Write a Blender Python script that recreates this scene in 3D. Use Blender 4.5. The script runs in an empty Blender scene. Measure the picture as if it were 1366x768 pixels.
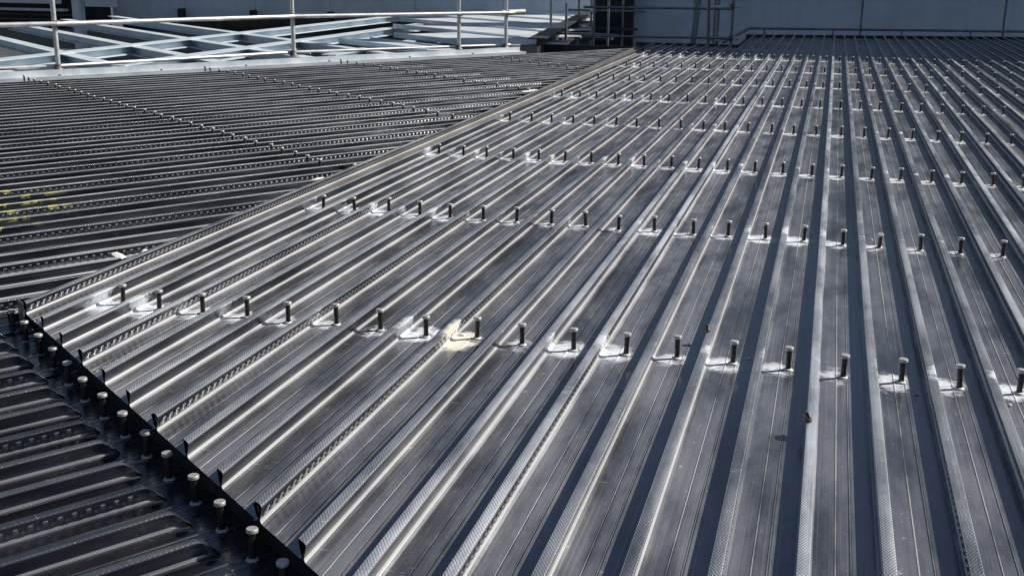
import bpy, math, random
from mathutils import Matrix, Vector
R = math.radians
random.seed(7)
col = bpy.context.scene.collection
scene = bpy.context.scene

# ------------------------------------------------------------------ camera
F, YAW, PITCH, ROLL, CZ = 1527.25, -0.265188, 0.276005, 0.0106156, 1.43388
X0, Y0, S = 0.135607, 4.112632, 2.112231          # stud grid of the main deck
PW, PH = 1366.0, 768.0
cy, sy, cp, sp = math.cos(YAW), math.sin(YAW), math.cos(PITCH), math.sin(PITCH)
fw = Vector((sy*cp, cy*cp, -sp)); rt = Vector((cy, -sy, 0)); up = rt.cross(fw)
c_, s_ = math.cos(ROLL), math.sin(ROLL)
rt, up = c_*rt + s_*up, -s_*rt + c_*up
cd = bpy.data.cameras.new('camera'); cam = bpy.data.objects.new('camera', cd); col.objects.link(cam)
cam.matrix_world = Matrix(((rt.x, up.x, -fw.x, 0), (rt.y, up.y, -fw.y, 0), (rt.z, up.z, -fw.z, CZ), (0, 0, 0, 1)))
cd.sensor_width = 36; cd.lens = F/PW*36; cd.clip_start = .05; cd.clip_end = 3000
scene.camera = cam

def pix(p):
    d = Vector(p) - Vector((0, 0, CZ)); z = d.dot(fw)
    if z <= 0: return (-1e6, -1e6)
    return (PW/2 + F*d.dot(rt)/z, PH/2 - F*d.dot(up)/z)
def inview(p, m=12):
    x, y = pix(p)
    return -m < x < PW+m and -m < y < PH+m

# ------------------------------------------------------------------ light
SUN_EL, SUN_AZ = 40.0, 62.0
w = bpy.data.worlds.new('World'); scene.world = w; w.use_nodes = True
nt = w.node_tree; nt.nodes.clear()
skn = nt.nodes.new('ShaderNodeTexSky'); skn.sky_type = 'NISHITA'; skn.sun_disc = False
skn.sun_elevation = R(SUN_EL); skn.sun_rotation = R(SUN_AZ)
bg = nt.nodes.new('ShaderNodeBackground'); bg.inputs['Strength'].default_value = .05
wo = nt.nodes.new('ShaderNodeOutputWorld')
nt.links.new(skn.outputs[0], bg.inputs[0]); nt.links.new(bg.outputs[0], wo.inputs[0])
sl = bpy.data.lights.new('sun', 'SUN'); sl.energy = 5.0; sl.angle = R(.5); sl.color = (1, .93, .83)
so = bpy.data.objects.new('sun', sl); col.objects.link(so)
sd = Vector((math.sin(R(SUN_AZ))*math.cos(R(SUN_EL)), math.cos(R(SUN_AZ))*math.cos(R(SUN_EL)), math.sin(R(SUN_EL))))
so.rotation_euler = sd.to_track_quat('Z', 'Y').to_euler(); so.location = (0, 0, 30)
vs = scene.view_settings; vs.view_transform = 'Standard'; vs.look = 'None'; vs.exposure = 0.04; vs.gamma = 1
vs.use_curve_mapping = False

# ------------------------------------------------------------------ node helpers
class NT:
    def __init__(s, name):
        s.m = bpy.data.materials.new(name); s.m.use_nodes = True
        s.t = s.m.node_tree; s.b = s.t.nodes['Principled BSDF']
    def n(s, typ, **k):
        o = s.t.nodes.new(typ)
        for a, v in k.items(): setattr(o, a, v)
        return o
    def set(s, inp, v):
        if hasattr(v, 'is_output') or isinstance(v, bpy.types.NodeSocket): s.t.links.new(v, inp)
        else: inp.default_value = v
    def math(s, op, a, b=None, c=None, clamp=False):
        o = s.n('ShaderNodeMath', operation=op, use_clamp=clamp)
        s.set(o.inputs[0], a)
        if b is not None: s.set(o.inputs[1], b)
        if c is not None: s.set(o.inputs[2], c)
        return o.outputs[0]
    def mix(s, f, a, b):
        o = s.n('ShaderNodeMix', data_type='RGBA')
        s.set(o.inputs[0], f); s.set(o.inputs[6], a); s.set(o.inputs[7], b)
        return o.outputs[2]
    def mixf(s, f, a, b):
        o = s.n('ShaderNodeMix', data_type='FLOAT')
        s.set(o.inputs[0], f); s.set(o.inputs[2], a); s.set(o.inputs[3], b)
        return o.outputs[0]
    def step(s, v, a, b):
        o = s.n('ShaderNodeMapRange', interpolation_type='SMOOTHSTEP')
        s.set(o.inputs[0], v); o.inputs[1].default_value = a; o.inputs[2].default_value = b
        return o.outputs[0]
    def mapping(s, vec, scale):
        o = s.n('ShaderNodeMapping'); s.set(o.inputs[0], vec); o.inputs['Scale'].default_value = scale
        return o.outputs[0]
    def noise(s, vec, scale, detail=4, rough=.6):
        o = s.n('ShaderNodeTexNoise'); s.set(o.inputs['Vector'], vec)
        o.inputs['Scale'].default_value = scale; o.inputs['Detail'].default_value = detail
        o.inputs['Roughness'].default_value = rough
        return o.outputs[0]
    def bump(s, h, strength, dist, normal=None):
        o = s.n('ShaderNodeBump'); s.set(o.inputs['Height'], h)
        o.inputs['Strength'].default_value = strength; o.inputs['Distance'].default_value = dist
        if normal is not None: s.set(o.inputs['Normal'], normal)
        return o.outputs[0]
    def out(s, **k):
        for a, v in k.items(): s.set(s.b.inputs[a], v)
        return s.m
def C4(r, g, b): return (r, g, b, 1)

def steel_deck(name, base=(.095, .10, .115), rough=.24, powder=False, yellow=False, tan=False, dust=.35, metal=1.0, rib_glint=False, dustc=(.42, .43, .49), film0=.42, bs=1.0, bead=False):
    t = NT(name)
    geo = t.n('ShaderNodeNewGeometry'); oc = t.n('ShaderNodeTexCoord').outputs['Object']
    pos = geo.outputs['Position']
    streak = t.noise(t.mapping(oc, (260, .55, 30)), 1, 4, .65)          # rolling streaks along the rib
    streak2 = t.noise(t.mapping(oc, (45, .22, 10)), 1, 3, .6)
    patch = t.noise(t.mapping(oc, (5, 1.3, 5)), 1, 5, .62)
    speck = t.noise(t.mapping(oc, (1, .8, 1)), 150, 2, .5)
    fleck = t.noise(t.mapping(oc, (1, .5, 1)), 34, 5, .7)
    c = t.mix(t.step(streak2, .3, .7), C4(*[v*.86 for v in base]), C4(*[min(1, v*1.12) for v in base]))
    c = t.mix(t.math('MULTIPLY', t.step(streak, .56, .72), .5), c, C4(.78, .80, .82))
    c = t.mix(t.math('MULTIPLY', t.step(patch, .38, .60), .30), c, C4(.30, .31, .33))
    # dry dust and scuffs
    d1 = t.math('MULTIPLY', t.step(fleck, .60, .72), t.step(patch, .50, .62))
    d2 = t.math('MULTIPLY', t.step(speck, .66, .76), .6)
    scuff = t.noise(t.mapping(oc, (11, 120, 11)), 1, 3, .55); scm = t.noise(t.mapping(oc, (7, 3.2, 7)), 1, 2, .5)
    d1 = t.math('MAXIMUM', d1, t.math('MULTIPLY', t.step(scuff, .62, .70), t.step(scm, .60, .68)))
    dm = t.math('MULTIPLY', t.math('MAXIMUM', d1, d2), dust, clamp=True)
    # fine site dust settles only on the upward faces (pans, rib tops), not on the undercut webs
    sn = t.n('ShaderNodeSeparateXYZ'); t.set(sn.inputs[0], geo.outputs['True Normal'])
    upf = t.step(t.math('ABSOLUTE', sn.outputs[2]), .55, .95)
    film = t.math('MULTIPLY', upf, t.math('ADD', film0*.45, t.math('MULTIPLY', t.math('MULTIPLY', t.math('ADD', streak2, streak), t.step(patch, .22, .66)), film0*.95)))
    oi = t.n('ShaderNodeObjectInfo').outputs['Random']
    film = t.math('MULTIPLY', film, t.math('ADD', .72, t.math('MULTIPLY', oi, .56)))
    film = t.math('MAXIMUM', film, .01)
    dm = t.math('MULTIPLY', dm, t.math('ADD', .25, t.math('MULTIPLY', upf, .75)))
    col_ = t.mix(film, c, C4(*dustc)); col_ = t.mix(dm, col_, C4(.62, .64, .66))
    met = t.mixf(film, metal, 0.); met = t.mixf(dm, met, .1)
    rg = t.math('ADD', t.math('MULTIPLY', t.math('SUBTRACT', streak2, .5), .30), rough)
    rg = t.math('ADD', rg, t.math('MULTIPLY', t.math('SUBTRACT', patch, .5), .25))
    rg = t.mixf(dm, rg, .85)
    sep = t.n('ShaderNodeSeparateXYZ'); t.set(sep.inputs[0], pos)
    X, Y, Z = sep.outputs
    if bead:    # crests of the stiffening beads, in a lighter colour
        sb_ = t.n('ShaderNodeSeparateXYZ'); t.set(sb_.inputs[0], oc)
        fr = t.math('FRACT', t.math('DIVIDE', t.math('ADD', sb_.outputs[0], 10), .2))
        k1 = t.math('LESS_THAN', t.math('ABSOLUTE', t.math('SUBTRACT', fr, .390)), .0085)
        k2 = t.math('MULTIPLY', t.math('LESS_THAN', t.math('ABSOLUTE', t.math('SUBTRACT', fr, .5785)), .007), .4)
        kb = t.math('MULTIPLY', t.math('MAXIMUM', k1, k2), t.math('ADD', .15, t.step(patch, .35, .62)), clamp=True)
        col_ = t.mix(kb, col_, C4(.66, .67, .69)); met = t.mixf(kb, met, .4); rg = t.mixf(kb, rg, .38)
    if rib_glint: # painted sun glint on bends: foot bend and the edges of the rib top
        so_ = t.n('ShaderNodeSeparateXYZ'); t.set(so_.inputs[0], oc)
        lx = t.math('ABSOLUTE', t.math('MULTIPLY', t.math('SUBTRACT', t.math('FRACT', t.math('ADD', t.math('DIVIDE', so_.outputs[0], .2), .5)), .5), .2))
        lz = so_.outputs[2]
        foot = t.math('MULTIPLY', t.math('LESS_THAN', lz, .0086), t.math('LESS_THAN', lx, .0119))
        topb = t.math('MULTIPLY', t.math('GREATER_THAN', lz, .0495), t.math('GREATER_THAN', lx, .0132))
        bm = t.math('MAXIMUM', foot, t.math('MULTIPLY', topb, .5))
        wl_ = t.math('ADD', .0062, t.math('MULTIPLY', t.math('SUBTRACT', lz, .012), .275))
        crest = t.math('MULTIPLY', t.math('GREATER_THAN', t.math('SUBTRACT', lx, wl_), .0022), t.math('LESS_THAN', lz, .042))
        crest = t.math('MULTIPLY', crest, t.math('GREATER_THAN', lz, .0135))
        bm = t.math('MAXIMUM', bm, t.math('MULTIPLY', crest, .45))  # lit crests of the embossments, put into the colour
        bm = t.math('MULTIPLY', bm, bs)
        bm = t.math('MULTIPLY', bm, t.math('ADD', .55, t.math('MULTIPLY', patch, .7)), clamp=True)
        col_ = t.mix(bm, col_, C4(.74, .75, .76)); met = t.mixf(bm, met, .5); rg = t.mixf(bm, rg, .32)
    if tan:     # weathered brownish film on the first, stud-less pan
        f = t.math('MULTIPLY', t.step(Y, 4.5, 9.0), .6)
        f = t.math('MULTIPLY', f, t.math('SUBTRACT', 1, t.step(X, -2.98, -2.93)))
        col_ = t.mix(f, col_, C4(.42, .36, .28)); met = t.mixf(f, met, .45); rg = t.mixf(f, rg, .6)
    if powder:  # burnt zinc and ceramic dust round each welded stud
        fx = t.math('SUBTRACT', t.math('FRACT', t.math('ADD', t.math('DIVIDE', t.math('SUBTRACT', X, X0-.030), .2), .5)), .5)
        fy = t.math('SUBTRACT', t.math('FRACT', t.math('ADD', t.math('DIVIDE', t.math('SUBTRACT', Y, Y0-.006), S), .5)), .5)
        dx = t.math('DIVIDE', t.math('MULTIPLY', fx, .2), .078)
        dy = t.math('DIVIDE', t.math('MULTIPLY', fy, S), .105)
        r2 = t.math('SQRT', t.math('ADD', t.math('MULTIPLY', dx, dx), t.math('MULTIPLY', dy, dy)))
        nz = t.noise(pos, 22, 4, .65); nz2 = t.noise(pos, 3.1, 2, .5)
        r2 = t.math('ADD', r2, t.math('MULTIPLY', t.math('SUBTRACT', nz, .5), 2.1))
        r2 = t.math('ADD', r2, t.math('MULTIPLY', t.math('SUBTRACT', nz2, .5), 2.3))
        pm = t.math('SUBTRACT', 1, t.step(r2, .35, 1.05))
        pm = t.math('MULTIPLY', pm, t.step(X, -2.98, -2.95))
        pm = t.math('MULTIPLY', pm, t.mixf(t.step(nz, .35, .6), .6, 1.))
        # one larger cream splash
        ex = t.math('DIVIDE', t.math('SUBTRACT', X, X0-1.45), .075); ey = t.math('DIVIDE', t.math('SUBTRACT', Y, Y0-.03), .15)
        er = t.math('ADD', t.math('SQRT', t.math('ADD', t.math('MULTIPLY', ex, ex), t.math('MULTIPLY', ey, ey))), t.math('MULTIPLY', t.math('SUBTRACT', nz, .5), .9))
        em = t.math('SUBTRACT', 1, t.step(er, .6, 1.0))
        col_ = t.mix(pm, col_, C4(.74, .79, .86)); col_ = t.mix(em, col_, C4(.76, .73, .66))
        # scorched ring and dark spatter close to the weld
        sx_ = t.math('MULTIPLY', t.math('SUBTRACT', t.math('FRACT', t.math('ADD', t.math('DIVIDE', t.math('SUBTRACT', X, X0), .2), .5)), .5), .2)
        sy2 = t.math('MULTIPLY', fy, S)
        rr = t.math('SQRT', t.math('ADD', t.math('MULTIPLY', sx_, sx_), t.math('MULTIPLY', sy2, sy2)))
        rr = t.math('ADD', rr, t.math('MULTIPLY', t.math('SUBTRACT', t.noise(pos, 60, 3, .7), .5), .05))
        sc_ = t.math('MULTIPLY', t.math('SUBTRACT', 1, t.step(rr, .020, .034)), .7)
        col_ = t.mix(sc_, col_, C4(.10, .095, .09))
        pm2 = t.math('MAXIMUM', t.math('MAXIMUM', pm, em), sc_)
        met = t.mixf(pm2, met, .05); rg = t.mixf(pm2, rg, .8)
    if yellow:
        yx = t.math('DIVIDE', t.math('SUBTRACT', X, -4.9), .62); yy = t.math('DIVIDE', t.math('SUBTRACT', Y, 5.35), .85)
        yr = t.math('SQRT', t.math('ADD', t.math('MULTIPLY', yx, yx), t.math('MULTIPLY', yy, yy)))
        ym = t.math('MULTIPLY', t.math('SUBTRACT', 1, t.step(yr, .8, 1.2)), t.math('MULTIPLY', t.step(t.noise(pos, 8, 4, .7), .49, .58), .8))
        ym = t.math('MULTIPLY', ym, t.step(t.math('SUBTRACT', Z, t.math('MULTIPLY', t.math('ADD', t.math('MULTIPLY', X, -.824*.014), t.math('MULTIPLY', Y, .566*.014)), 1)), -.125, -.105))
        col_ = t.mix(ym, col_, C4(.70, .66, .10)); met = t.mixf(ym, met, 0.); rg = t.mixf(ym, rg, .6)
    b1 = t.bump(t.noise(t.mapping(oc, (14, 2.2, 14)), 1, 2, .5), .8, .005)
    b2 = t.bump(streak, .25, .0006, b1)
    b3 = t.bump(speck, .3, .0006, b2)
    if rib_glint: # fine rolled stipple on the rib tops
        wv = t.math('MULTIPLY', t.math('SINE', t.math('MULTIPLY', so_.outputs[1], 420.)), t.math('SINE', t.math('MULTIPLY', so_.outputs[0], 700.)))
        wv = t.math('MULTIPLY', wv, t.math('GREATER_THAN', lz, .0535))
        b3 = t.bump(wv, .7, .0012, b3)
    return t.out(**{'Base Color': col_, 'Metallic': met, 'Roughness': rg, 'Normal': b3, 'Specular IOR Level': .25})

def plain(name, a, b, scale=8, metal=0., rough=.6, stretch=(1, 1, 1), bump=.2, dist=.002, lo=.35, hi=.65):
    t = NT(name); oc = t.n('ShaderNodeTexCoord').outputs['Object']
    n = t.noise(t.mapping(oc, stretch), scale, 5, .62); n2 = t.noise(oc, scale*7, 3, .5)
    c = t.mix(t.step(n, lo, hi), C4(*a), C4(*b))
    rg = t.math('ADD', rough-.08, t.math('MULTIPLY', n2, .16))
    return t.out(**{'Base Color': c, 'Metallic': metal, 'Roughness': rg, 'Normal': t.bump(n2, bump, dist)})

M = {}
M['deck'] = steel_deck('galvanised_deck', powder=True, tan=True, bead=True, dust=.6)
M['rib'] = steel_deck('galvanised_rib', powder=True, dust=.6, rib_glint=True, dustc=(.58, .62, .70), film0=.52)
M['ldeck'] = steel_deck('galvanised_deck_left', yellow=True, dust=.6, film0=.06, base=(.10, .105, .12))
M['lowdeck'] = steel_deck('galvanised_deck_shaded', base=(.10, .11, .13), dust=.5, film0=.05, yellow=False)  # darker copy of the deck steel, lower-left shade put into the colour
M['lowrib'] = steel_deck('galvanised_rib_shaded', base=(.11, .12, .14), dust=.5, rib_glint=True, dustc=(.40, .45, .52), film0=.16, bs=.35)  # darker rib copy, shade of the lower-left sheets put into the colour
M['lrib'] = steel_deck('galvanised_rib_left', yellow=True, dust=.5, rib_glint=True, dustc=(.50, .53, .58), film0=.50, bs=.8, base=(.10, .105, .12))
M['stud'] = plain('stud_steel_shaded', (.035, .034, .034), (.085, .078, .07), 60, .5, .42, bump=.3, dist=.0006)  # shank shade put into the colour, far darker than the head
M['studhead'] = plain('stud_steel_lit', (.50, .50, .50), (.66, .65, .63), 60, .55, .45, bump=.3, dist=.0006)  # lighter copy of the stud steel, sunlit head put into the colour
M['weld'] = plain('weld_bead', (.50, .52, .55), (.75, .77, .8), 90, .2, .75, bump=.6, dist=.001)
M['galv'] = plain('galvanised_pipe', (.60, .61, .62), (.80, .80, .80), 9, .45, .42)
M['edge'] = plain('edge_angle_zinc', (.50, .57, .62), (.68, .74, .78), 3, .35, .5)
M['beam'] = plain('pale_blue_primed_beam', (.55, .65, .74), (.72, .80, .87), 1.5, .1, .5, bump=.1)
M['sheet'] = plain('pale_roof_sheet', (.60, .64, .69), (.76, .80, .84), 1.2, .1, .5, stretch=(1, 1, 1), bump=.2)
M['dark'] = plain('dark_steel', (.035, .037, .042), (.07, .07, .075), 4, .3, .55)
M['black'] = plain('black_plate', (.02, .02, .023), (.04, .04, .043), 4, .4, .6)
M['plate'] = plain('grey_plate', (.20, .20, .21), (.32, .33, .34), 14, .7, .5)
M['white'] = plain('white_foam', (.72, .73, .74), (.84, .84, .84), 30, 0, .8)
M['coupler'] = plain('coupler_steel', (.10, .10, .11), (.25, .24, .23), 30, .6, .5)
M['couplerwhite'] = plain('pale_coupler', (.62, .60, .55), (.78, .76, .70), 30, .3, .5)
M['floor'] = plain('dark_lower_floor', (.05, .05, .055), (.11, .11, .115), .6, 0, .9)
M['bluetube'] = plain('scaffold_tube_dull', (.16, .19, .23), (.28, .31, .35), 8, .6, .45)

def wall_mat(name, a, b, scale=.35, metal=0.):
    t = NT(name); oc = t.n('ShaderNodeTexCoord').outputs['Object']
    n = t.noise(oc, scale, 6, .6); st = t.noise(t.mapping(oc, (2.5, 2.5, .25)), 1.2, 5, .6); n2 = t.noise(oc, 14, 4, .6)
    c = t.mix(t.step(n, .3, .7), C4(*a), C4(*b))
    c = t.mix(t.math('MULTIPLY', t.step(st, .5, .75), .35), c, C4(*[v*.62 for v in a]))
    c = t.mix(t.math('MULTIPLY', t.step(n2, .6, .8), .2), c, C4(*[min(1, v*1.4) for v in b]))
    n3 = t.noise(oc, 1.3, 7, .7)
    c = t.mix(t.math('MULTIPLY', t.step(n3, .40, .66), .55), c, C4(*[v*.78 for v in a]))
    return t.out(**{'Base Color': c, 'Roughness': .75, 'Metallic': metal, 'Normal': t.bump(n2, .3, .003)})
M['wall'] = wall_mat('blue_grey_wall', (.64, .75, .88), (.74, .82, .92))
M['facade'] = wall_mat('blue_facade', (.68, .76, .85), (.76, .83, .89), .5)
M['concrete'] = wall_mat('grey_concrete', (.15, .15, .16), (.23, .23, .24), .8)

# ------------------------------------------------------------------ mesh helpers
class MB:
    def __init__(s): s.v = []; s.f = []; s.sm = []
    def add(s, vs, fs, smooth=False):
        o = len(s.v); s.v += [tuple(v) for v in vs]; s.f += [tuple(i+o for i in f) for f in fs]; s.sm += [smooth]*len(fs)
    def box(s, c, d, rot=None, bev=0.):
        hx, hy, hz = [x/2 for x in d]
        P = []
        if bev <= 0:
            P = [Vector((x, y, z)) for x in (-hx, hx) for y in (-hy, hy) for z in (-hz, hz)]
            fs = [(0, 1, 3, 2), (4, 6, 7, 5), (0, 4, 5, 1), (2, 3, 7, 6), (0, 2, 6, 4), (1, 5, 7, 3)]
        else:
            b = min(bev, hx*.9, hy*.9, hz*.9)
            rings = []
            for z, i in ((-hz, b), (-hz+b, 0), (hz-b, 0), (hz, b)):
                rings.append([Vector((sx*(hx-i)*1., sy_*(hy-i), z)) for sx, sy_ in ((-1, -1), (1, -1), (1, 1), (-1, 1))])
            P = [p for r in rings for p in r]; fs = [(3, 2, 1, 0), (12, 13, 14, 15)]
            for k in range(3):
                for j in range(4):
                    a = k*4+j; b_ = k*4+(j+1) % 4; fs.append((a, b_, b_+4, a+4))
        if rot is not None: P = [rot @ p for p in P]
        s.add([p+Vector(c) for p in P], fs)
    def tube(s, a, b, r, n=12, cap=True, r2=None):
        a, b = Vector(a), Vector(b); d = (b-a).normalized()
        x = d.orthogonal().normalized(); y = d.cross(x); r2 = r if r2 is None else r2
        vs = [a + r*(math.cos(t)*x+math.sin(t)*y) for t in [2*math.pi*i/n for i in range(n)]]
        vs += [b + r2*(math.cos(t)*x+math.sin(t)*y) for t in [2*math.pi*i/n for i in range(n)]]
        s.add(vs, [(i, (i+1) % n, n+(i+1) % n, n+i) for i in range(n)], True)
        if cap: s.add(vs, [tuple(range(n))[::-1], tuple(range(n, 2*n))])
    def lathe(s, prof, n=16, o=(0, 0, 0)):
        o = Vector(o); vs = []
        for r, z in prof: vs += [o+Vector((r*math.cos(2*math.pi*i/n), r*math.sin(2*math.pi*i/n), z)) for i in range(n)]
        fs = [(k*n+i, k*n+(i+1) % n, (k+1)*n+(i+1) % n, (k+1)*n+i) for k in range(len(prof)-1) for i in range(n)]
        s.add(vs, fs, True)
    def build(s, name, mat, parent=None):
        me = bpy.data.meshes.new(name); me.from_pydata(s.v, [], s.f)
        me.polygons.foreach_set('use_smooth', s.sm); me.materials.append(mat); me.update()
        o = bpy.data.objects.new(name, me); col.objects.link(o)
        if parent is not None: o.parent = parent
        return o

def endcap(mb, parent, off):
    c = MB(); c.add([(x, y+.0008, z) for x, y, z in mb.cap[0]], [mb.cap[1]]); return c.build('shade_cap', M['dark'], parent)  # dark cover added so the sun does not brighten the open rib ends
def sharp(o, a=24):
    o.data.set_sharp_from_angle(angle=R(a)); return o
def tag(o, label=None, cat=None, group=None, kind=None):
    if label: o['label'] = label
    if cat: o['category'] = cat
    if group: o['group'] = group
    if kind: o['kind'] = kind
    return o
def thing(name, label, cat, loc=(0, 0, 0), rz=0, group=None):
    o = bpy.data.objects.new(name, None); col.objects.link(o); o.empty_display_size = .2
    o.location = loc; o.rotation_euler = (0, 0, rz)
    return tag(o, label, cat, group)
ORD = 'first second third fourth fifth sixth seventh eighth ninth tenth eleventh twelfth thirteenth fourteenth fifteenth sixteenth seventeenth eighteenth nineteenth twentieth'.split()
def nth(i):
    if i < 20: return ORD[i]
    k = i+1; t = {2: 'twenty', 3: 'thirty', 4: 'forty', 5: 'fifty'}[k//10]
    if k % 10 == 0: return {2: 'twentieth', 3: 'thirtieth', 4: 'fortieth', 5: 'fiftieth'}[k//10]
    return t + '-' + ORD[k % 10 - 1]

# ------------------------------------------------------------------ deck profile (dovetail rib, 54 mm high)
RH = .054
HALF = [(.0215, 0), (.0118, .0008), (.0080, .0034), (.0052, .0080), (.0062, .0120), (.0150, .0440), (.0166, .0500), (.0158, .0533), (.0130, .0545)]
PROF = [(-x, z) for x, z in HALF] + [(0, .0550)] + HALF[::-1]
# lap rib: an extra row of points in the web that carries the pressed embossments, and small dimples on top
def lap_prof(ph):
    P = []
    def web(z): return .0062 + (z-.0120)/(.044-.0120)*.0088
    def side(sgn):
        out = []
        for z, sh in ((.0150, 0), (.0185, .0), (.0360, .28), (.0400, .28)):
            q = (ph - sh) % 1.0
            on = 1.0 if .10 < q < .60 else 0.0
            raise_ = .0046*on if z in (.0185, .0360) else 0.
            out.append((sgn*(web(z)+raise_), z))
        return out
    H = [(-x, z) for x, z in HALF]
    L = H[:5] + side(-1) + H[5:]
    q = (ph*2) % 1.0; top = .0550 + (.0012 if q < .5 else 0.)
    mid = [(-.008, top-.0003), (.008, top-.0003)]
    Rr = [(-x, z) for x, z in L[::-1]]
    return L + mid + Rr
def rib_mesh(xc, ya, yb, lap=False, cap=False, crush_end=False, fine_to=None, skew=0.):
    """one roofed rib running along local y; skew = dy/dx of its cut near end"""
    m = MB(); rows = []
    if lap:
        pitch = .040; ys = []; y = ya
        lim = min(yb, fine_to if fine_to is not None else yb)
        k = 0
        offs = (0, .08, .12, .32, .36, .58, .62, .86, .9)
        while y < lim:
            for o in offs:
                yy = ya + (k+o)*pitch
                if yy < lim: ys.append((yy, (o+.001) % 1))
            k += 1; y = ya + k*pitch
        ys.append((yb, 0.0)) if yb > lim+.001 else ys.append((yb, .99))
        for yy, ph in ys: rows.append((yy, lap_prof(ph)))
    else:
        n = max(2, int((yb-ya)/.9)+1); ph0 = random.uniform(0, 6)
        for i in range(n+1):
            yy = ya+(yb-ya)*i/n; dx = .0010*math.sin(yy*1.3+ph0)+.0006*math.sin(yy*3.1+ph0*2)
            rows.append((yy, [(x+dx, z) for x, z in PROF]))
    if crush_end:
        ye = rows[-1][0]; base = rows[-1][1]; rows = [r for r in rows if r[0] < ye-.075]
        for d, f in ((.07, 1.), (.055, .95), (.035, .72), (.018, .38), (.005, .12), (0, .05)):
            rows.append((ye-d, [(x*(1+(1-f)*.35), z*f) for x, z in base]))
    vs = []; 
    for i, (yy, pr) in enumerate(rows):
        for x, z in pr: vs.append((xc+x, yy+(skew*x if i == 0 else 0), z))
    n = len(rows[0][1]); fs = []
    for i in range(len(rows)-1):
        for j in range(n-1):
            a = i*n+j; fs.append((a, a+1, a+n+1, a+n))
    m.add(vs, fs, True)
    if cap: m.cap = (vs[-n:], tuple(range(n)))
    return m
def pan_mesh(m, xa, xb, ya, yb, skew=0., ybskew=0., bead=True):
    """flat pan with two low stiffening beads, xa..xb, near end skewed"""
    W_ = xb-xa
    xs = [(0, 0)]
    if bead:
        for c in (.36, .60):
            xs += [(c-.022, 0), (c-.009, .0026), (c+.009, .0026), (c+.022, 0)]
    xs += [(1, 0)]
    ny = max(1, int((yb-ya)/2)); vs = []
    for i in range(ny+1):
        for fx, z in xs:
            x = xa+fx*W_; t = i/ny
            vs.append((x, ya+skew*(x-xa) + t*(yb+ybskew*(x-xa)-ya-skew*(x-xa)), z))
    n = len(xs)
    m.add(vs, [(i*n+j, i*n+j+1, (i+1)*n+j+1, (i+1)*n+j) for i in range(ny) for j in range(n-1)])

# ------------------------------------------------------------------ main deck
SK = -.7786
def yedge(x): return 3.748 + (x+2.986)*SK
def rx(k): return X0 + .2*(k-16.5)
def yend(x): return 21.7 if x < -1.75 else 24.9 + .3*(x+1.7)
NS = 14
for s in range(NS):
    if s == 0: lab = 'ribbed galvanised deck sheet along the brownish left edge of the raised deck'
    elif s == NS-1: lab = 'ribbed galvanised deck sheet farthest right on the raised deck'
    else: lab = f'ribbed galvanised deck sheet on raised deck, {nth(s)} counting from its brownish left edge'
    t = thing('deck_sheet', lab, 'deck sheet', (rx(3*s), yedge(rx(3*s)), 0), 0, 'sheets of the raised ribbed deck')
    ox, oy = t.location.x, t.location.y
    pm = MB()
    for j in range(3):
        k = 3*s+j; x = rx(k); y1 = yend(x)
        rb = rib_mesh(x-ox, yedge(x)-oy, y1-oy, lap=(j == 0), fine_to=(13-oy), skew=SK)
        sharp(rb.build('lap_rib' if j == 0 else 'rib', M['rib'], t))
        xa, xb = x+.0215, x+.2-.0215
        pan_mesh(pm, xa-ox, xb-ox, yedge(xa)-oy, y1-oy, SK)
    pm.build('pan', M['deck'], t)

# ------------------------------------------------------------------ studs
def stud_parts(tilt=0.):
    sh = MB(); sh.lathe([(.0, .0), (.0098, .0), (.0098, .082), (.0, .082)], 14)
    hd = MB(); hd.lathe([(.0, .0795), (.0148, .0795), (.0164, .0810), (.0164, .0895), (.0152, .0910), (.0, .0912)], 18)
    wd = MB()
    prof = [(.0185, .0), (.0175, .004), (.0145, .007), (.0110, .008)]
    wd.lathe(prof, 14)
    return sh, hd, wd
proto = {}
def make_stud(loc, label, group, full=True, tilt=(0, 0), rz=0.):
    if 'sh' not in proto:
        a, b, c = stud_parts()
        for nm, mb, mt in (('sh', a, 'stud'), ('hd', b, 'studhead'), ('wd', c, 'weld')):
            me = bpy.data.meshes.new({'sh': 'shank', 'hd': 'head', 'wd': 'weld_collar'}[nm]); me.from_pydata(mb.v, [], mb.f)
            me.polygons.foreach_set('use_smooth', mb.sm); me.materials.append(M[mt]); me.update()
            proto[nm] = me
        proto['sh'].set_sharp_from_angle(angle=R(40)); proto['hd'].set_sharp_from_angle(angle=R(40))
    t = thing('shear_stud', label, 'shear stud', loc, 0, group)
    t.rotation_euler = (tilt[0], tilt[1], rz)
    for nm, pn in (('sh', 'shank'), ('hd', 'head'), ('wd', 'weld_collar')):
        o = bpy.data.objects.new(pn, proto[nm]); col.objects.link(o); o.parent = t
    return t
RN = ['nearest', 'second', 'third', 'fourth', 'fifth', 'sixth', 'seventh', 'eighth']
count = 0
for r in range(8):
    y = Y0+r*S; vis = []
    for i in range(-15, 25):
        x = X0+.2*i + random.gauss(0, .004); yy = y+random.gauss(0, .016)
        if inview((x, yy, .05), 8): vis.append((i, x, yy))
    for n_, (i, x, yy) in enumerate(vis):
        side = 'from the left'
        tl = (random.gauss(0, .034), random.gauss(0, .034))
        lb = f'short headed stud, {nth(n_)} {side} in the {RN[r]} cross row of raised deck'
        if r == 1 and i == 1: tl = (.05, -.42); lb = 'visibly bent headed stud leaning left in the second cross row'
        if r == 0 and i == -7: lb = 'headed stud standing in the cream weld splash in nearest cross row'
        make_stud((x, yy, 0), lb, 'headed studs welded in rows on the raised deck', tilt=tl, rz=random.uniform(0, 6)); count += 1

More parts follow.
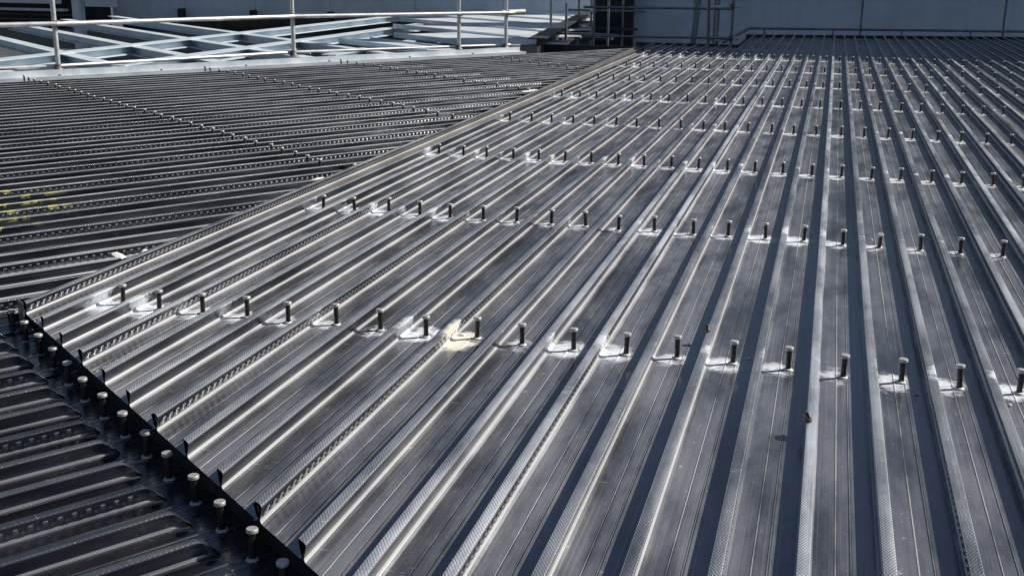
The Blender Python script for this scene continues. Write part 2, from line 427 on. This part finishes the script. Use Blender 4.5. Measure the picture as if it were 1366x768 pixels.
# ------------------------------------------------------------------ left decks
AZ = R(34.5); CA, SA = math.cos(AZ), math.sin(AZ)
def uvxy(u, v): return (-CA*u + SA*v, SA*u + CA*v)
TB = .014
def zl(u): return -.09 + TB*max(0, u-4.4)
def left_frame(u, v, tilt):
    # object frame: local y along ribs, local x toward the camera side (decreasing u)
    x, y = uvxy(u, v)
    m = Matrix.Rotation(-AZ, 4, 'Z')
    if tilt: m = m @ Matrix.Rotation(math.atan(TB), 4, 'Y')
    m.translation = Vector((x, y, zl(u)))
    return m
EDGE_X = -3.200
def vmax(u):
    return min((CA*u + EDGE_X)/SA, (20.0-SA*u)/CA, 14.9)
VSEAM = 1.385
def mk(name, lab, u, v, tilt, group):
    t = thing(name, lab, 'deck sheet', group=group); t.matrix_world = left_frame(u, v, tilt); return t
# upper left: laps at 5.77 + .6k ; sheets cover lap rib u and the two ribs nearer the camera
us = [4.57+.6*k for k in range(0, 16)]
for k, ul in enumerate(us):
    if ul > 14.6: break
    if k == 0: lab = 'dark ribbed sheet of the lower left deck nearest the raised corner'
    else: lab = f'dark ribbed sheet of the lower left deck, {nth(k)} from the corner toward the white railing'
    t = mk('deck_sheet', lab, ul, VSEAM, True, 'sheets of the lower left deck running toward the raised edge')
    pm = MB()
    for j in range(3):
        u = ul-.2*j
        ve = vmax(u)
        if ve < VSEAM+.1: continue
        sk = -CA/SA      # dv/d(local x) along the main deck's straight left edge
        rb = rib_mesh(.2*j, 0, ve-VSEAM-.02, lap=(j == 0), cap=True, fine_to=(8.0 if u > 8 else 6.5))
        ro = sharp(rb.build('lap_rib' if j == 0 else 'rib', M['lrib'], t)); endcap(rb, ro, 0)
        u1 = u-.0215; ve1 = vmax(u1); u2 = u-.1785
        pan_mesh(pm, .2*j+.0215, .2*j+.1785, 0, max(.02, ve1-VSEAM), 0, (vmax(u2)-ve1)/.157)
    pm.build('pan', M['ldeck'], t)
# lower left, between the seam beam and the camera
def vcut(u):     # line of the raised deck's near edge, in u,v (offset toward the camera)
    # edge passes (u 4.584, v 1.397) and (u 2.247, v 1.258)
    return 1.397 + (u-4.584)*.0595
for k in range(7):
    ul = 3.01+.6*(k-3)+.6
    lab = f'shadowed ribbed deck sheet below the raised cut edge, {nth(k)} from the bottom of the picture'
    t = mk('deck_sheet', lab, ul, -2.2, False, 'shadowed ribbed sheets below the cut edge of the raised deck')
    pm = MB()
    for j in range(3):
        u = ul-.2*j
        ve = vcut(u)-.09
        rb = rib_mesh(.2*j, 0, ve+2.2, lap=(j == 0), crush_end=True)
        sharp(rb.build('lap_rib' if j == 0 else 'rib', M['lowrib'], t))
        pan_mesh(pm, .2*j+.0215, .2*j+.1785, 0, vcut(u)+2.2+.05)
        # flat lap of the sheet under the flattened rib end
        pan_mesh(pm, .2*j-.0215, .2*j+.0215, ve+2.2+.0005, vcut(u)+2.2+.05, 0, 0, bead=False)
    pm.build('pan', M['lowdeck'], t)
n_ = 0
for k in range(-4, 14):
    u = 2.31+.2*k; v = vcut(u)-.034+random.gauss(0, .003)
    x, y = uvxy(u, v)
    if inview((x, y, -.01), 6):
        make_stud((x, y, -.09), f'headed stud at the foot of the raised cut edge, {nth(n_)} from the bottom', 'headed studs along the foot of the cut edge',
                  tilt=(random.gauss(0, .03), random.gauss(0, .03))); count += 1; n_ += 1
# stud rows of the upper left deck
for r, (v0, nm) in enumerate(((4.33, 'nearest'), (6.58, 'second'), (8.60, 'third'), (10.85, 'farthest'))):
    n_ = 0
    for k in range(0, 48):
        u = 4.67+.2*k
        v = v0+random.gauss(0, .012); x, y = uvxy(u, v)
        if v > vmax(u)-(.42 if r == 0 else .12) or u > 13.95: continue
        if not inview((x, y, zl(u)+.04), 4): continue
        if count >= 298: continue
        make_stud((x, y, zl(u)), f'headed stud on lower left deck, {nth(n_)} from the raised edge in its {nm} row', 'headed studs on the lower left deck',
                  tilt=(random.gauss(0, .035), random.gauss(0, .035))); count += 1; n_ += 1
print('STUDS', count)

# ------------------------------------------------------------------ raised deck edges and the beam below
def strip_box(m, a, b, w_, h_, up_=Vector((0, 0, 1)), bev=0.):
    """box bar from a to b (centres of its ends), width w_ across, height h_"""
    a, b = Vector(a), Vector(b); d = (b-a); L = d.length; d.normalize()
    x = d.cross(up_).normalized(); z = x.cross(d)
    rot = Matrix((x, d, z)).transposed()
    m.box((a+b)/2, (w_, L, h_), rot, bev)
m = MB(); strip_box(m, (-3.187, 3.95, -.055), (-3.187, 19.9, -.055), .003, .105)
o = m.build('edge_trim', M['black']); tag(o, 'long thin upright edge strip closing the left side of raised deck', 'edge trim')
m = MB(); u_a, u_b = 3.198*CA+11.0*SA, 3.198*CA+19.92*SA
strip_box(m, (-3.2, 11.0, zl(u_a)+.030), (-3.2, 19.92, zl(u_b)+.030), .003, .064)
o = m.build('edge_flashing', M['plate']); tag(o, 'grey folded flashing along the far half of the raised left edge', 'edge trim')
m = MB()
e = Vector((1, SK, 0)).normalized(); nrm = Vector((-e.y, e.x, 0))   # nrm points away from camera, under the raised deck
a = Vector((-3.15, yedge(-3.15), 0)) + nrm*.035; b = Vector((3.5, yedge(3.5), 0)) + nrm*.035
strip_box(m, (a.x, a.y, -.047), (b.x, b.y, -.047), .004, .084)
o = m.build('shade_plate', M['black']); tag(o, 'black plate standing in for the shade under the cut near edge of raised deck', 'shade plate')  # black plate added in place of the shaded gap below the edge
# corner end plate
t = thing('corner_plate', 'small grey upright plate closing the near left corner of raised deck', 'end plate', (-3.20, yedge(-3.20)-.012, -.09), math.atan2(SK, 1))
m = MB(); m.box((0, 0, .075), (.09, .004, .13), None, 0); m.build('plate', M['plate'], t)
m = MB(); m.box((0, .017, .0105), (.09, .030, .003)); m.build('foot_flange', M['plate'], t)
# steel beam under the seam
def ibeam(name, a, b, depth, width, mat, label, cat='steel beam', group=None, tf=.014, tw=.010):
    a, b = Vector(a), Vector(b)
    t = thing(name, label, cat, a, 0, group)
    d = b-a; up_ = Vector((0, 0, 1))
    for nm, z, ww, hh in (('top_flange', -tf/2, width, tf), ('web', -depth/2, tw, depth-2*tf-.001), ('bottom_flange', -depth+tf/2, width, tf)):
        m = MB(); strip_box(m, (0, 0, z), (d.x, d.y, d.z+z), ww, hh); m.build(nm, mat, t)
    return t
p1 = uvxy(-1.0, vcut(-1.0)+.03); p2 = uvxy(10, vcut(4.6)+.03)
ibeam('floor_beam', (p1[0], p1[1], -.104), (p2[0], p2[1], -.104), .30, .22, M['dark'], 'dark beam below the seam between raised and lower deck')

# scraps
def scrap(loc, size, label, rz, mat='white', name='foam_scrap'):
    m = MB(); n = 7
    rings = []
    for k, (zz, rr) in enumerate(((0, .8), (.3, 1.), (.7, .8), (1., .35))):
        rings.append([(size[0]*rr*math.cos(6.283*i/n)*random.uniform(.75, 1.15), size[1]*rr*math.sin(6.283*i/n)*random.uniform(.75, 1.15), size[2]*zz) for i in range(n)])
    vs = [p for r in rings for p in r]
    m.add(vs, [(k*n+i, k*n+(i+1) % n, (k+1)*n+(i+1) % n, (k+1)*n+i) for k in range(3) for i in range(n)] + [tuple(range(n))[::-1], tuple(range(3*n, 4*n))])
    o = m.build(name, M[mat]); o.location = loc; o.rotation_euler = (0, 0, rz); return tag(o, label, 'scrap', 'pale scraps lying on the decks')
def on_left(x, y, h=.054):
    u = -CA*x+SA*y; return zl(u)+h
scrap((-3.30, 7.72, on_left(-3.3, 7.72, .03)), (.022, .04, .035), 'bright white foam scrap against the raised edge, midway up the lower left deck', .4)
scrap((-3.33, 7.15, on_left(-3.33, 7.15, .05)), (.022, .08, .010), 'flat pale strip lying under the raised edge, nearer than the white foam scrap', -.3)
scrap((-3.31, 5.00, on_left(-3.31, 5.0, .05)), (.03, .03, .03), 'small pale lump at the raised edge nearest the front corner', .1)
scrap((-3.42, 4.93, on_left(-3.42, 4.93, .052)), (.035, .09, .010), 'thin pale offcut beside the small lump at the raised edge', .9)
scrap((-3.26, 12.7, on_left(-3.3, 12.7, .055)), (.06, .20, .012), 'pale flat offcut by the far part of the raised edge', -.2)
scrap((-1.335, 4.15+.0, .0), (.020, .012, .012), 'tiny pale crumb beside the nearest stud row', .2)
scrap((.019, 3.50, .054), (.012, .03, .030), 'curled dark swarf stuck on a rib right of centre in front', .5, 'coupler', 'swarf')
scrap((-.38, 4.33, .054), (.014, .02, .030), 'small dark lump on a rib top behind the nearest stud row', .5, 'coupler', 'swarf')

for k, (i, r, dx, dy) in enumerate(((1, 0, .05, -.12), (-2, 0, .06, .09), (-5, 0, .045, .16), (-9, 0, .05, -.10), (3, 0, -.05, -.14), (-12, 0, .06, -.07),
                                    (1, 1, -.04, .17), (-3, 1, .05, -.16), (3, 1, .05, -.13), (-8, 1, .06, .10))):
    row = ('nearest', 'second')[r]
    scrap((X0+.2*i+dx, Y0+S*r+dy, 0), (.009, .008, .008), f'tiny broken ferrule piece in the trough by the {nth(i+15)} stud of the {row} row', .3*k, 'white' if k % 3 else 'weld', 'ferrule_piece')
# ------------------------------------------------------------------ railing at the far side of the lower left deck
def pole(name, a, b, r, mat, parent): m = MB(); m.tube(a, b, r, 14); return m.build(name, mat, parent)
UE = 14.35
def ue(v, h=0, du=0): x, y = uvxy(UE+du, v); return Vector((x, y, zl(UE)+h))
g = thing('edge_angle', 'pale blue steel edge angle along the far side of the lower left deck', 'edge trim')
m = MB(); strip_box(m, ue(-1, .010), ue(12.35, .010), .16, .006); m.build('flange', M['edge'], g)
m = MB(); strip_box(m, ue(-1, .045, .079), ue(12.35, .045, .079), .006, .07); m.build('upstand', M['edge'], g)
m = MB(); strip_box(m, ue(-1, -.03, -.081), ue(12.35, -.03, -.081), .005, .07); m.build('lip', M['edge'], g)
for v in (3.9, 4.9, 6.2, 7.4, 8.7, 10.1, 11.3):
    m = MB(); m.lathe([(0, 0), (.018, 0), (.018, .016), (0, .018)], 6); o = m.build('bolt', M['coupler'], g); o.location = ue(v, .0135, -.02)
rail = thing('guard_rail', 'white tubular guard rail along the far side of lower left deck', 'railing')
posts = [(78, 93, -9.29, 12.49), (392, 74, -7.62, 15.68), (612, 66, -5.76, 17.81), (675, 64, -5.16, 18.45)]
PV = []
for _, _, x, y in posts: PV.append((x, y))
for i, (x, y) in enumerate(PV):
    b0 = Vector((x, y, .10)); m = MB(); m.tube(b0, b0+Vector((0, 0, 1.12)), .030, 16); m.build('post', M['galv'], rail)
    m = MB(); m.lathe([(0, -.004), (.06, -.004), (.06, .012), (.038, .016), (.038, .07), (0, .07)], 14); o = m.build('post_foot', M['coupler'], rail); o.location = b0
    for h in (.56, 1.06):
        m = MB(); m.box((0, 0, 0), (.095, .095, .075), None, .015); o = m.build('coupler', M['coupler'], rail); o.location = b0+Vector((.02, .0, h))
dr = Vector((PV[-1][0]-PV[0][0], PV[-1][1]-PV[0][1], 0)).normalized()
chain = [(PV[0][0]-dr.x*4.0, PV[0][1]-dr.y*3.6)] + PV + [(PV[-1][0]+dr.x*.12, PV[-1][1]+dr.y*.12)]
for h, nm in ((.56, 'mid_rail'), (1.06, 'top_rail')):
    m = MB()
    for a, b in zip(chain[:-1], chain[1:]): m.tube((a[0]+.045, a[1]-.035, .10+h), (b[0]+.045, b[1]-.035, .10+h), .029, 12)
    m.build(nm, M['galv'], rail)
m = MB()
for a, b in zip(chain[:-1], chain[1:]): m.tube((a[0]-.04, a[1]+.03, .14), (b[0]-.04, b[1]+.03, .14), .024, 12)
m.build('bottom_rail', M['galv'], rail)
for (x, y) in (PV[1], PV[3]):
    m = MB(); m.tube((x-.1, y, .13), (x+.22, y+.10, .13), .026, 12); m.build('rail_stub', M['couplerwhite'], rail)
m = MB(); x, y = PV[3]; m.tube((x-.05, y-.05, .66), (x+.25, y+.24, .67), .045, 12); m.build('rail_stub', M['couplerwhite'], rail)

# ------------------------------------------------------------------ open steel frame beyond the railing
ZB = .0
g1 = 'pale blue beams of the open frame beyond the railing'
for i, (x, ya, yb, w_) in enumerate(((-11.80, 11.8, 33, .30), (-9.70, 14.3, 33, .30), (-7.75, 17.2, 33, .26))):
    ibeam('frame_beam', (x, ya, ZB), (x, yb, ZB), .15, w_, M['beam'],
          f'pale blue beam running away from the viewer beyond the railing, {nth(i)} from the left', group=g1)
d2 = Vector((-.780, .625, 0))
for i, (px, py) in enumerate(((-9.3, 12.6), (-9.3, 14.55), (-8.0, 15.2), (-7.9, 17.0), (-6.6, 17.3), (-5.9, 18.6))):
    pass
for i, yy in enumerate((12.55, 14.55, 16.45, 18.40, 20.4)):
    # crosses x = -9.9 at yy, stops at the deck's edge line
    A = Vector((-9.9, yy, ZB-.016))
    # edge line: points ue(v); intersection
    e0 = ue(0, 0, .12); ed = Vector((SA, CA, 0))
    den = d2.x*ed.y - d2.y*ed.x
    tt = ((e0.x-A.x)*ed.y - (e0.y-A.y)*ed.x)/den
    st = A + d2*tt; en = A + d2*11
    if st.y > 21: st = A - d2*3.5
    ibeam('frame_beam', (st.x, st.y, ZB-.017), (en.x, en.y, ZB-.017), .15, .24, M['beam'],
          f'deep pale blue beam slanting left beyond the railing, {nth(i)} from the viewer', group=g1)
# loose pale sheets laid over the frame
e0 = ue(0, 0, .14)
pp = Vector((.625, .780, 0)); q0 = Vector((-7.0, 18.75, 0))
for i in range(7):
    wd_ = 1.50; c0 = q0 + pp*(i*1.68) + (pp*.5 if i else Vector())
    # right end on the rim line, or on the deck edge for the first
    if i == 0: wd_ = .62; rend = c0 - d2*1.15; L = 3.0
    else:
        tq = (c0.x + 4.95 + .119*(c0.y-19.1))/(d2.x + .119*d2.y); rend = c0 - d2*tq; L = (0, 3.6, 4.8, 5.6, 6.2, 7.0, 8.0)[i]
    a = rend; b = rend + d2*L; md = (a+b)/2
    t = thing('roof_sheet', f'pale flat sheet laid over the open frame, {nth(i)} from the viewer', 'sheet', (md.x, md.y, .02), 0, 'pale sheets laid over the open frame')
    ra, rb_ = a-md, b-md
    m = MB(); strip_box(m, (ra.x, ra.y, .03), (rb_.x, rb_.y, .03), wd_, .03); m.build('panel', M['sheet'], t)
    for sgn in (-1, 1):
        off = Vector((d2.y, -d2.x, 0))*sgn*(wd_/2+.012)
        m = MB(); strip_box(m, (ra.x+off.x, ra.y+off.y, .03), (rb_.x+off.x, rb_.y+off.y, .03), .02, .09); m.build('folded_edge', M['beam'], t)
# bright raised rim to the right of the sheets, with the dark void under it
ibeam('rim_beam', (-4.75, 18.9, .24), (-6.3, 30.8, .24), .36, .30, M['dark'], 'dark rim beam slanting away at the right end of the pale sheets', tf=.02)
# dark scaffold works between rim and wall
g = thing('scaffold_stair', 'dark cluttered scaffold bay in the gap before the blue wall', 'scaffold', (0, 0, 0))
for (x, y) in ((-5.4, 22.6), (-5.0, 22.2), (-4.55, 24.2), (-5.2, 25.6), (-5.7, 26.6), (-4.7, 26.8)):
    pole('standard', (x, y, -3.9), (x, y, random.uniform(.45, 1.3)), .026, M['bluetube'], g)
for (a, b) in (((-5.6, 22.4, .12), (-4.0, 22.4, .12)), ((-5.8, 25.6, .45), (-4.0, 25.6, .45)), ((-5.6, 23.6, -.2), (-4.2, 22.6, -.2)), ((-5.3, 26.8, .75), (-4.2, 26.8, .75))):
    pole('ledger', a, b, .024, M['bluetube'], g)
for (x, y, z, sx, sy_) in ((-5.0, 23.2, -.22, 1.3, .5), (-5.1, 24.8, -.10, 1.1, .4), (-4.9, 26.4, .02, 1.2, .35)):
    m = MB(); m.box((x, y, z), (sx, sy_, .05)); m.build('board', M['dark'], g)
m = MB(); m.box((-5.05, 27.6, .2), (.9, .3, 1.6)); m.build('dark_screen', M['black'], g)
for (x, y, z) in ((-5.4, 22.6, .13), (-5.2, 25.6, .46), (-5.0, 22.2, -.19), (-4.7, 26.8, .76)):
    m = MB(); m.box((x+.03, y-.03, z), (.09, .09, .08), None, .015); m.build('coupler', M['couplerwhite'], g)
# far edge upstand of lower left deck, in shade
m = MB(); m.box((-4.1, 20.15, -.02), (1.9, .12, .16)); o = m.build('end_trim', M['dark']); tag(o, 'dark strip closing the far end of the lower left deck', 'edge trim')

# ------------------------------------------------------------------ edge protection of the raised deck
g = thing('scaffold_rail', 'dull scaffold rail standing before the blue wall left of the ladder frame', 'railing')
YR = 22.15
for z in (.13, .66): pole('rail', (-4.55, YR-.5, z), (-1.85, YR, z), .022, M['bluetube'], g)
for x, y in ((-4.35, YR-.47), (-2.52, YR-.10)): pole('post', (x, y, -.4), (x, y, 1.3), .024, M['bluetube'], g)
g = thing('ladder_frame', 'narrow upright scaffold frame with pale couplers where the deck steps back', 'scaffold')
for x in (-2.10, -1.83): pole('standard', (x, YR+.1, -.6), (x, YR+.1, 2.2), .030, M['bluetube'], g)
for z in (.10, .68, 1.26):
    pole('cross_tube', (-2.24, YR+.03, z), (-1.70, YR+.03, z+.035), .026, M['galv'], g)
    m = MB(); m.box((-2.08, YR+.02, z), (.12, .11, .085), None, .02); m.build('coupler', M['couplerwhite'], g)
    m = MB(); m.box((-1.84, YR+.04, z+.03), (.10, .11, .085), None, .02); m.build('coupler', M['coupler'], g)
g = thing('edge_tube', 'thin low tube running along the far end of the raised deck', 'railing')
pole('diagonal_tube', (-1.95, 22.0, .06), (-1.72, 25.3, .16), .030, M['bluetube'], g)
pole('long_tube', (-1.72, 25.3, .16), (6.5, 27.3, .16), .026, M['bluetube'], g)
for k in range(6): x = -1.4+1.4*k; y = 25.3+(x+1.72)*.243; pole('stanchion', (x, y, -.2), (x, y, .16), .02, M['bluetube'], g)
m = MB(); strip_box(m, (-1.75, 24.98, -.03), (5.8, 27.2, -.03), .06, .16); o = m.build('end_trim', M['dark']); tag(o, 'dark strip closing the far right end of the raised deck', 'edge trim')
m = MB(); m.box((-2.6, 21.78, -.04), (1.9, .06, .15)); o = m.build('end_trim', M['dark']); tag(o, 'dark strip closing the far left end of the raised deck', 'edge trim')
m = MB(); m.box((-1.71, 23.3, -.10), (.05, 3.3, .16)); o = m.build('end_trim', M['dark']); tag(o, 'dark side strip where the raised deck steps back by the ladder frame', 'edge trim')

# ------------------------------------------------------------------ blue wall
wl = thing('blue_wall', 'tall blue grey panelled wall behind the raised deck', 'wall', (0, 28, 0))
WT = 15.4
xs = [-5.55, -2.72, .60, 3.64, 6.7, 9.75, 12.8, 15.9, 19, 22, 25]
for a, b in zip(xs[:-1], xs[1:]):
    h = 5.5 if b < 4 else 8. if b < 7 else WT
    m = MB(); m.box(((a+b)/2, .15, (h-4.5)/2), (b-a-.05, .30, h+4.5)); m.build('wall_panel', M['wall'], wl)
    m = MB(); m.box(((a+b)/2, .20, (h-4.6)/2), (b-a-.0, .18, h+4.4)); m.build('backing', M['dark'], wl)
for x in xs[1:-1]:
    m = MB(); hj = 5.5 if x < 4 else 8. if x < 7 else WT; m.box((x, .03, (hj-4.5)/2), (.10, .02, hj+4.4)); m.build('joint', M['bluetube'], wl)

g = thing('wall_conduit', 'slim leaning strut against the blue wall beside the ladder frame', 'strut')
m = MB(); strip_box(m, (-3.13, 27.2, -.6), (-2.93, 27.7, 2.6), .12, .06); m.build('strut', M['bluetube'], g)
g2 = thing('wall_pipe', 'thin upright pipe in front of the blue wall by the slim strut', 'pipe')
pole('pipe', (-2.52, 25.0, -.6), (-2.62, 25.0, 2.6), .03, M['coupler'], g2)
m = MB(); m.tube((-4.86, 27.96, -.4), (-4.72, 27.96, 3.), .025, 10); o = m.build('cable', M['bluetube']); tag(o, 'thin dark cable hanging down the left end of blue wall', 'cable')

# ------------------------------------------------------------------ far facade on the left
fc = thing('far_building', 'blue grey clad building with dark recess below, far behind the open frame', 'building', (0, 34, 0))
fx = [-23.0, -20.3, -17.8, -15.2, -12.4, -9.6, -6.5, -3.4]
for i, (a, b) in enumerate(zip(fx[:-1], fx[1:])):
    zb = -.42+.028*(a+23)
    m = MB(); m.box(((a+b)/2, .15, zb+3.5), (b-a-.015, .30, 7)); m.build('cladding_panel', M['facade'], fc)
m = MB(); m.box((-13.2, .75, -.7), (19.7, .3, 1.8)); m.build('shade_recess', M['black'], fc)  # black box stands in for the shadow of the floor slab
m = MB(); m.box((-15.5, -1.6, -1.55), (15, .3, 1.6)); m.build('low_wall', M['concrete'], fc)
m = MB(); m.box((-15.5, -.6, -.80), (15, 1.7, .06)); m.build('ledge', M['dark'], fc)
for x in (-20.3, -17.75, -15.1): m = MB(); m.box((x, -.25, -.22), (.12, .3, .30), None, .02); m.build('bracket', M['black'], fc)
lv = thing('louvred_building', 'dark louvred building with pale ledges at the top left', 'building', (0, 32, 0))
m = MB(); m.box((-27.0, 1.6, 2.3), (8.2, .3, 7.5)); m.build('back_wall', M['black'], lv)
for z, h, y, mt in ((.16, .19, .0, 'facade'), (-.13, .075, .1, 'edge'), (-.45, .06, .5, 'dark'), (.55, .12, .2, 'facade'), (.95, .2, .1, 'facade'), (-.31, .05, .6, 'dark')):
    m = MB(); m.box((-26.4, y, z), (6.0 if z != .16 else 5.7, .25, h)); m.build('ledge', M[mt], lv)
m = MB(); m.box((-22.25, .3, .12), (1.0, .25, .26)); m.build('ledge', M['facade'], lv)
m = MB(); m.box((-26.5, .6, -1.05), (9, .3, .62)); m.build('low_wall', M['concrete'], lv)
cl = ibeam('column', (-22.87, 31.2, 3.5), (-22.87, 31.2, -4), .30, .22, M['beam'], 'pale blue steel column in front of the louvred building', 'column') if False else None
g = thing('column', 'pale blue steel column in front of the louvred building', 'column', (-22.3, 31.2, 0))
for nm, yo, wd_, th in (('front_flange', -.14, .24, .02), ('web', 0, .02, .258), ('back_flange', .14, .24, .02)):
    m = MB(); m.box((0, yo, 0), (wd_, th, 8)); m.build(nm, M['beam'], g)
# columns carrying the open frame, and dark things below it
for i, (x, y) in enumerate(((-13.8, 14.5), (-11.8, 20.5), (-9.7, 26.), (-13.8, 24.), (-7.75, 22.))):
    g = thing('frame_column', f'dark column under the open frame, {nth(i)} counted from the near left corner', 'column', (x, y, 0), 0, 'columns below the open frame')
    for nm, yo, wd_, th in (('front_flange', -.11, .2, .02), ('web', 0, .015, .198), ('back_flange', .11, .2, .02)):
        m = MB(); m.box((0, yo, -2.35), (wd_, th, 3.8)); m.build(nm, M['beam'], g)
# ------------------------------------------------------------------ ground far below
m = MB(); Rr_ = 900
m.add([(-Rr_, -Rr_, -4.2), (Rr_, -Rr_, -4.2), (Rr_, Rr_, -4.2), (-Rr_, Rr_, -4.2)], [(0, 1, 2, 3)])
tag(m.build('ground', M['floor']), kind='structure')
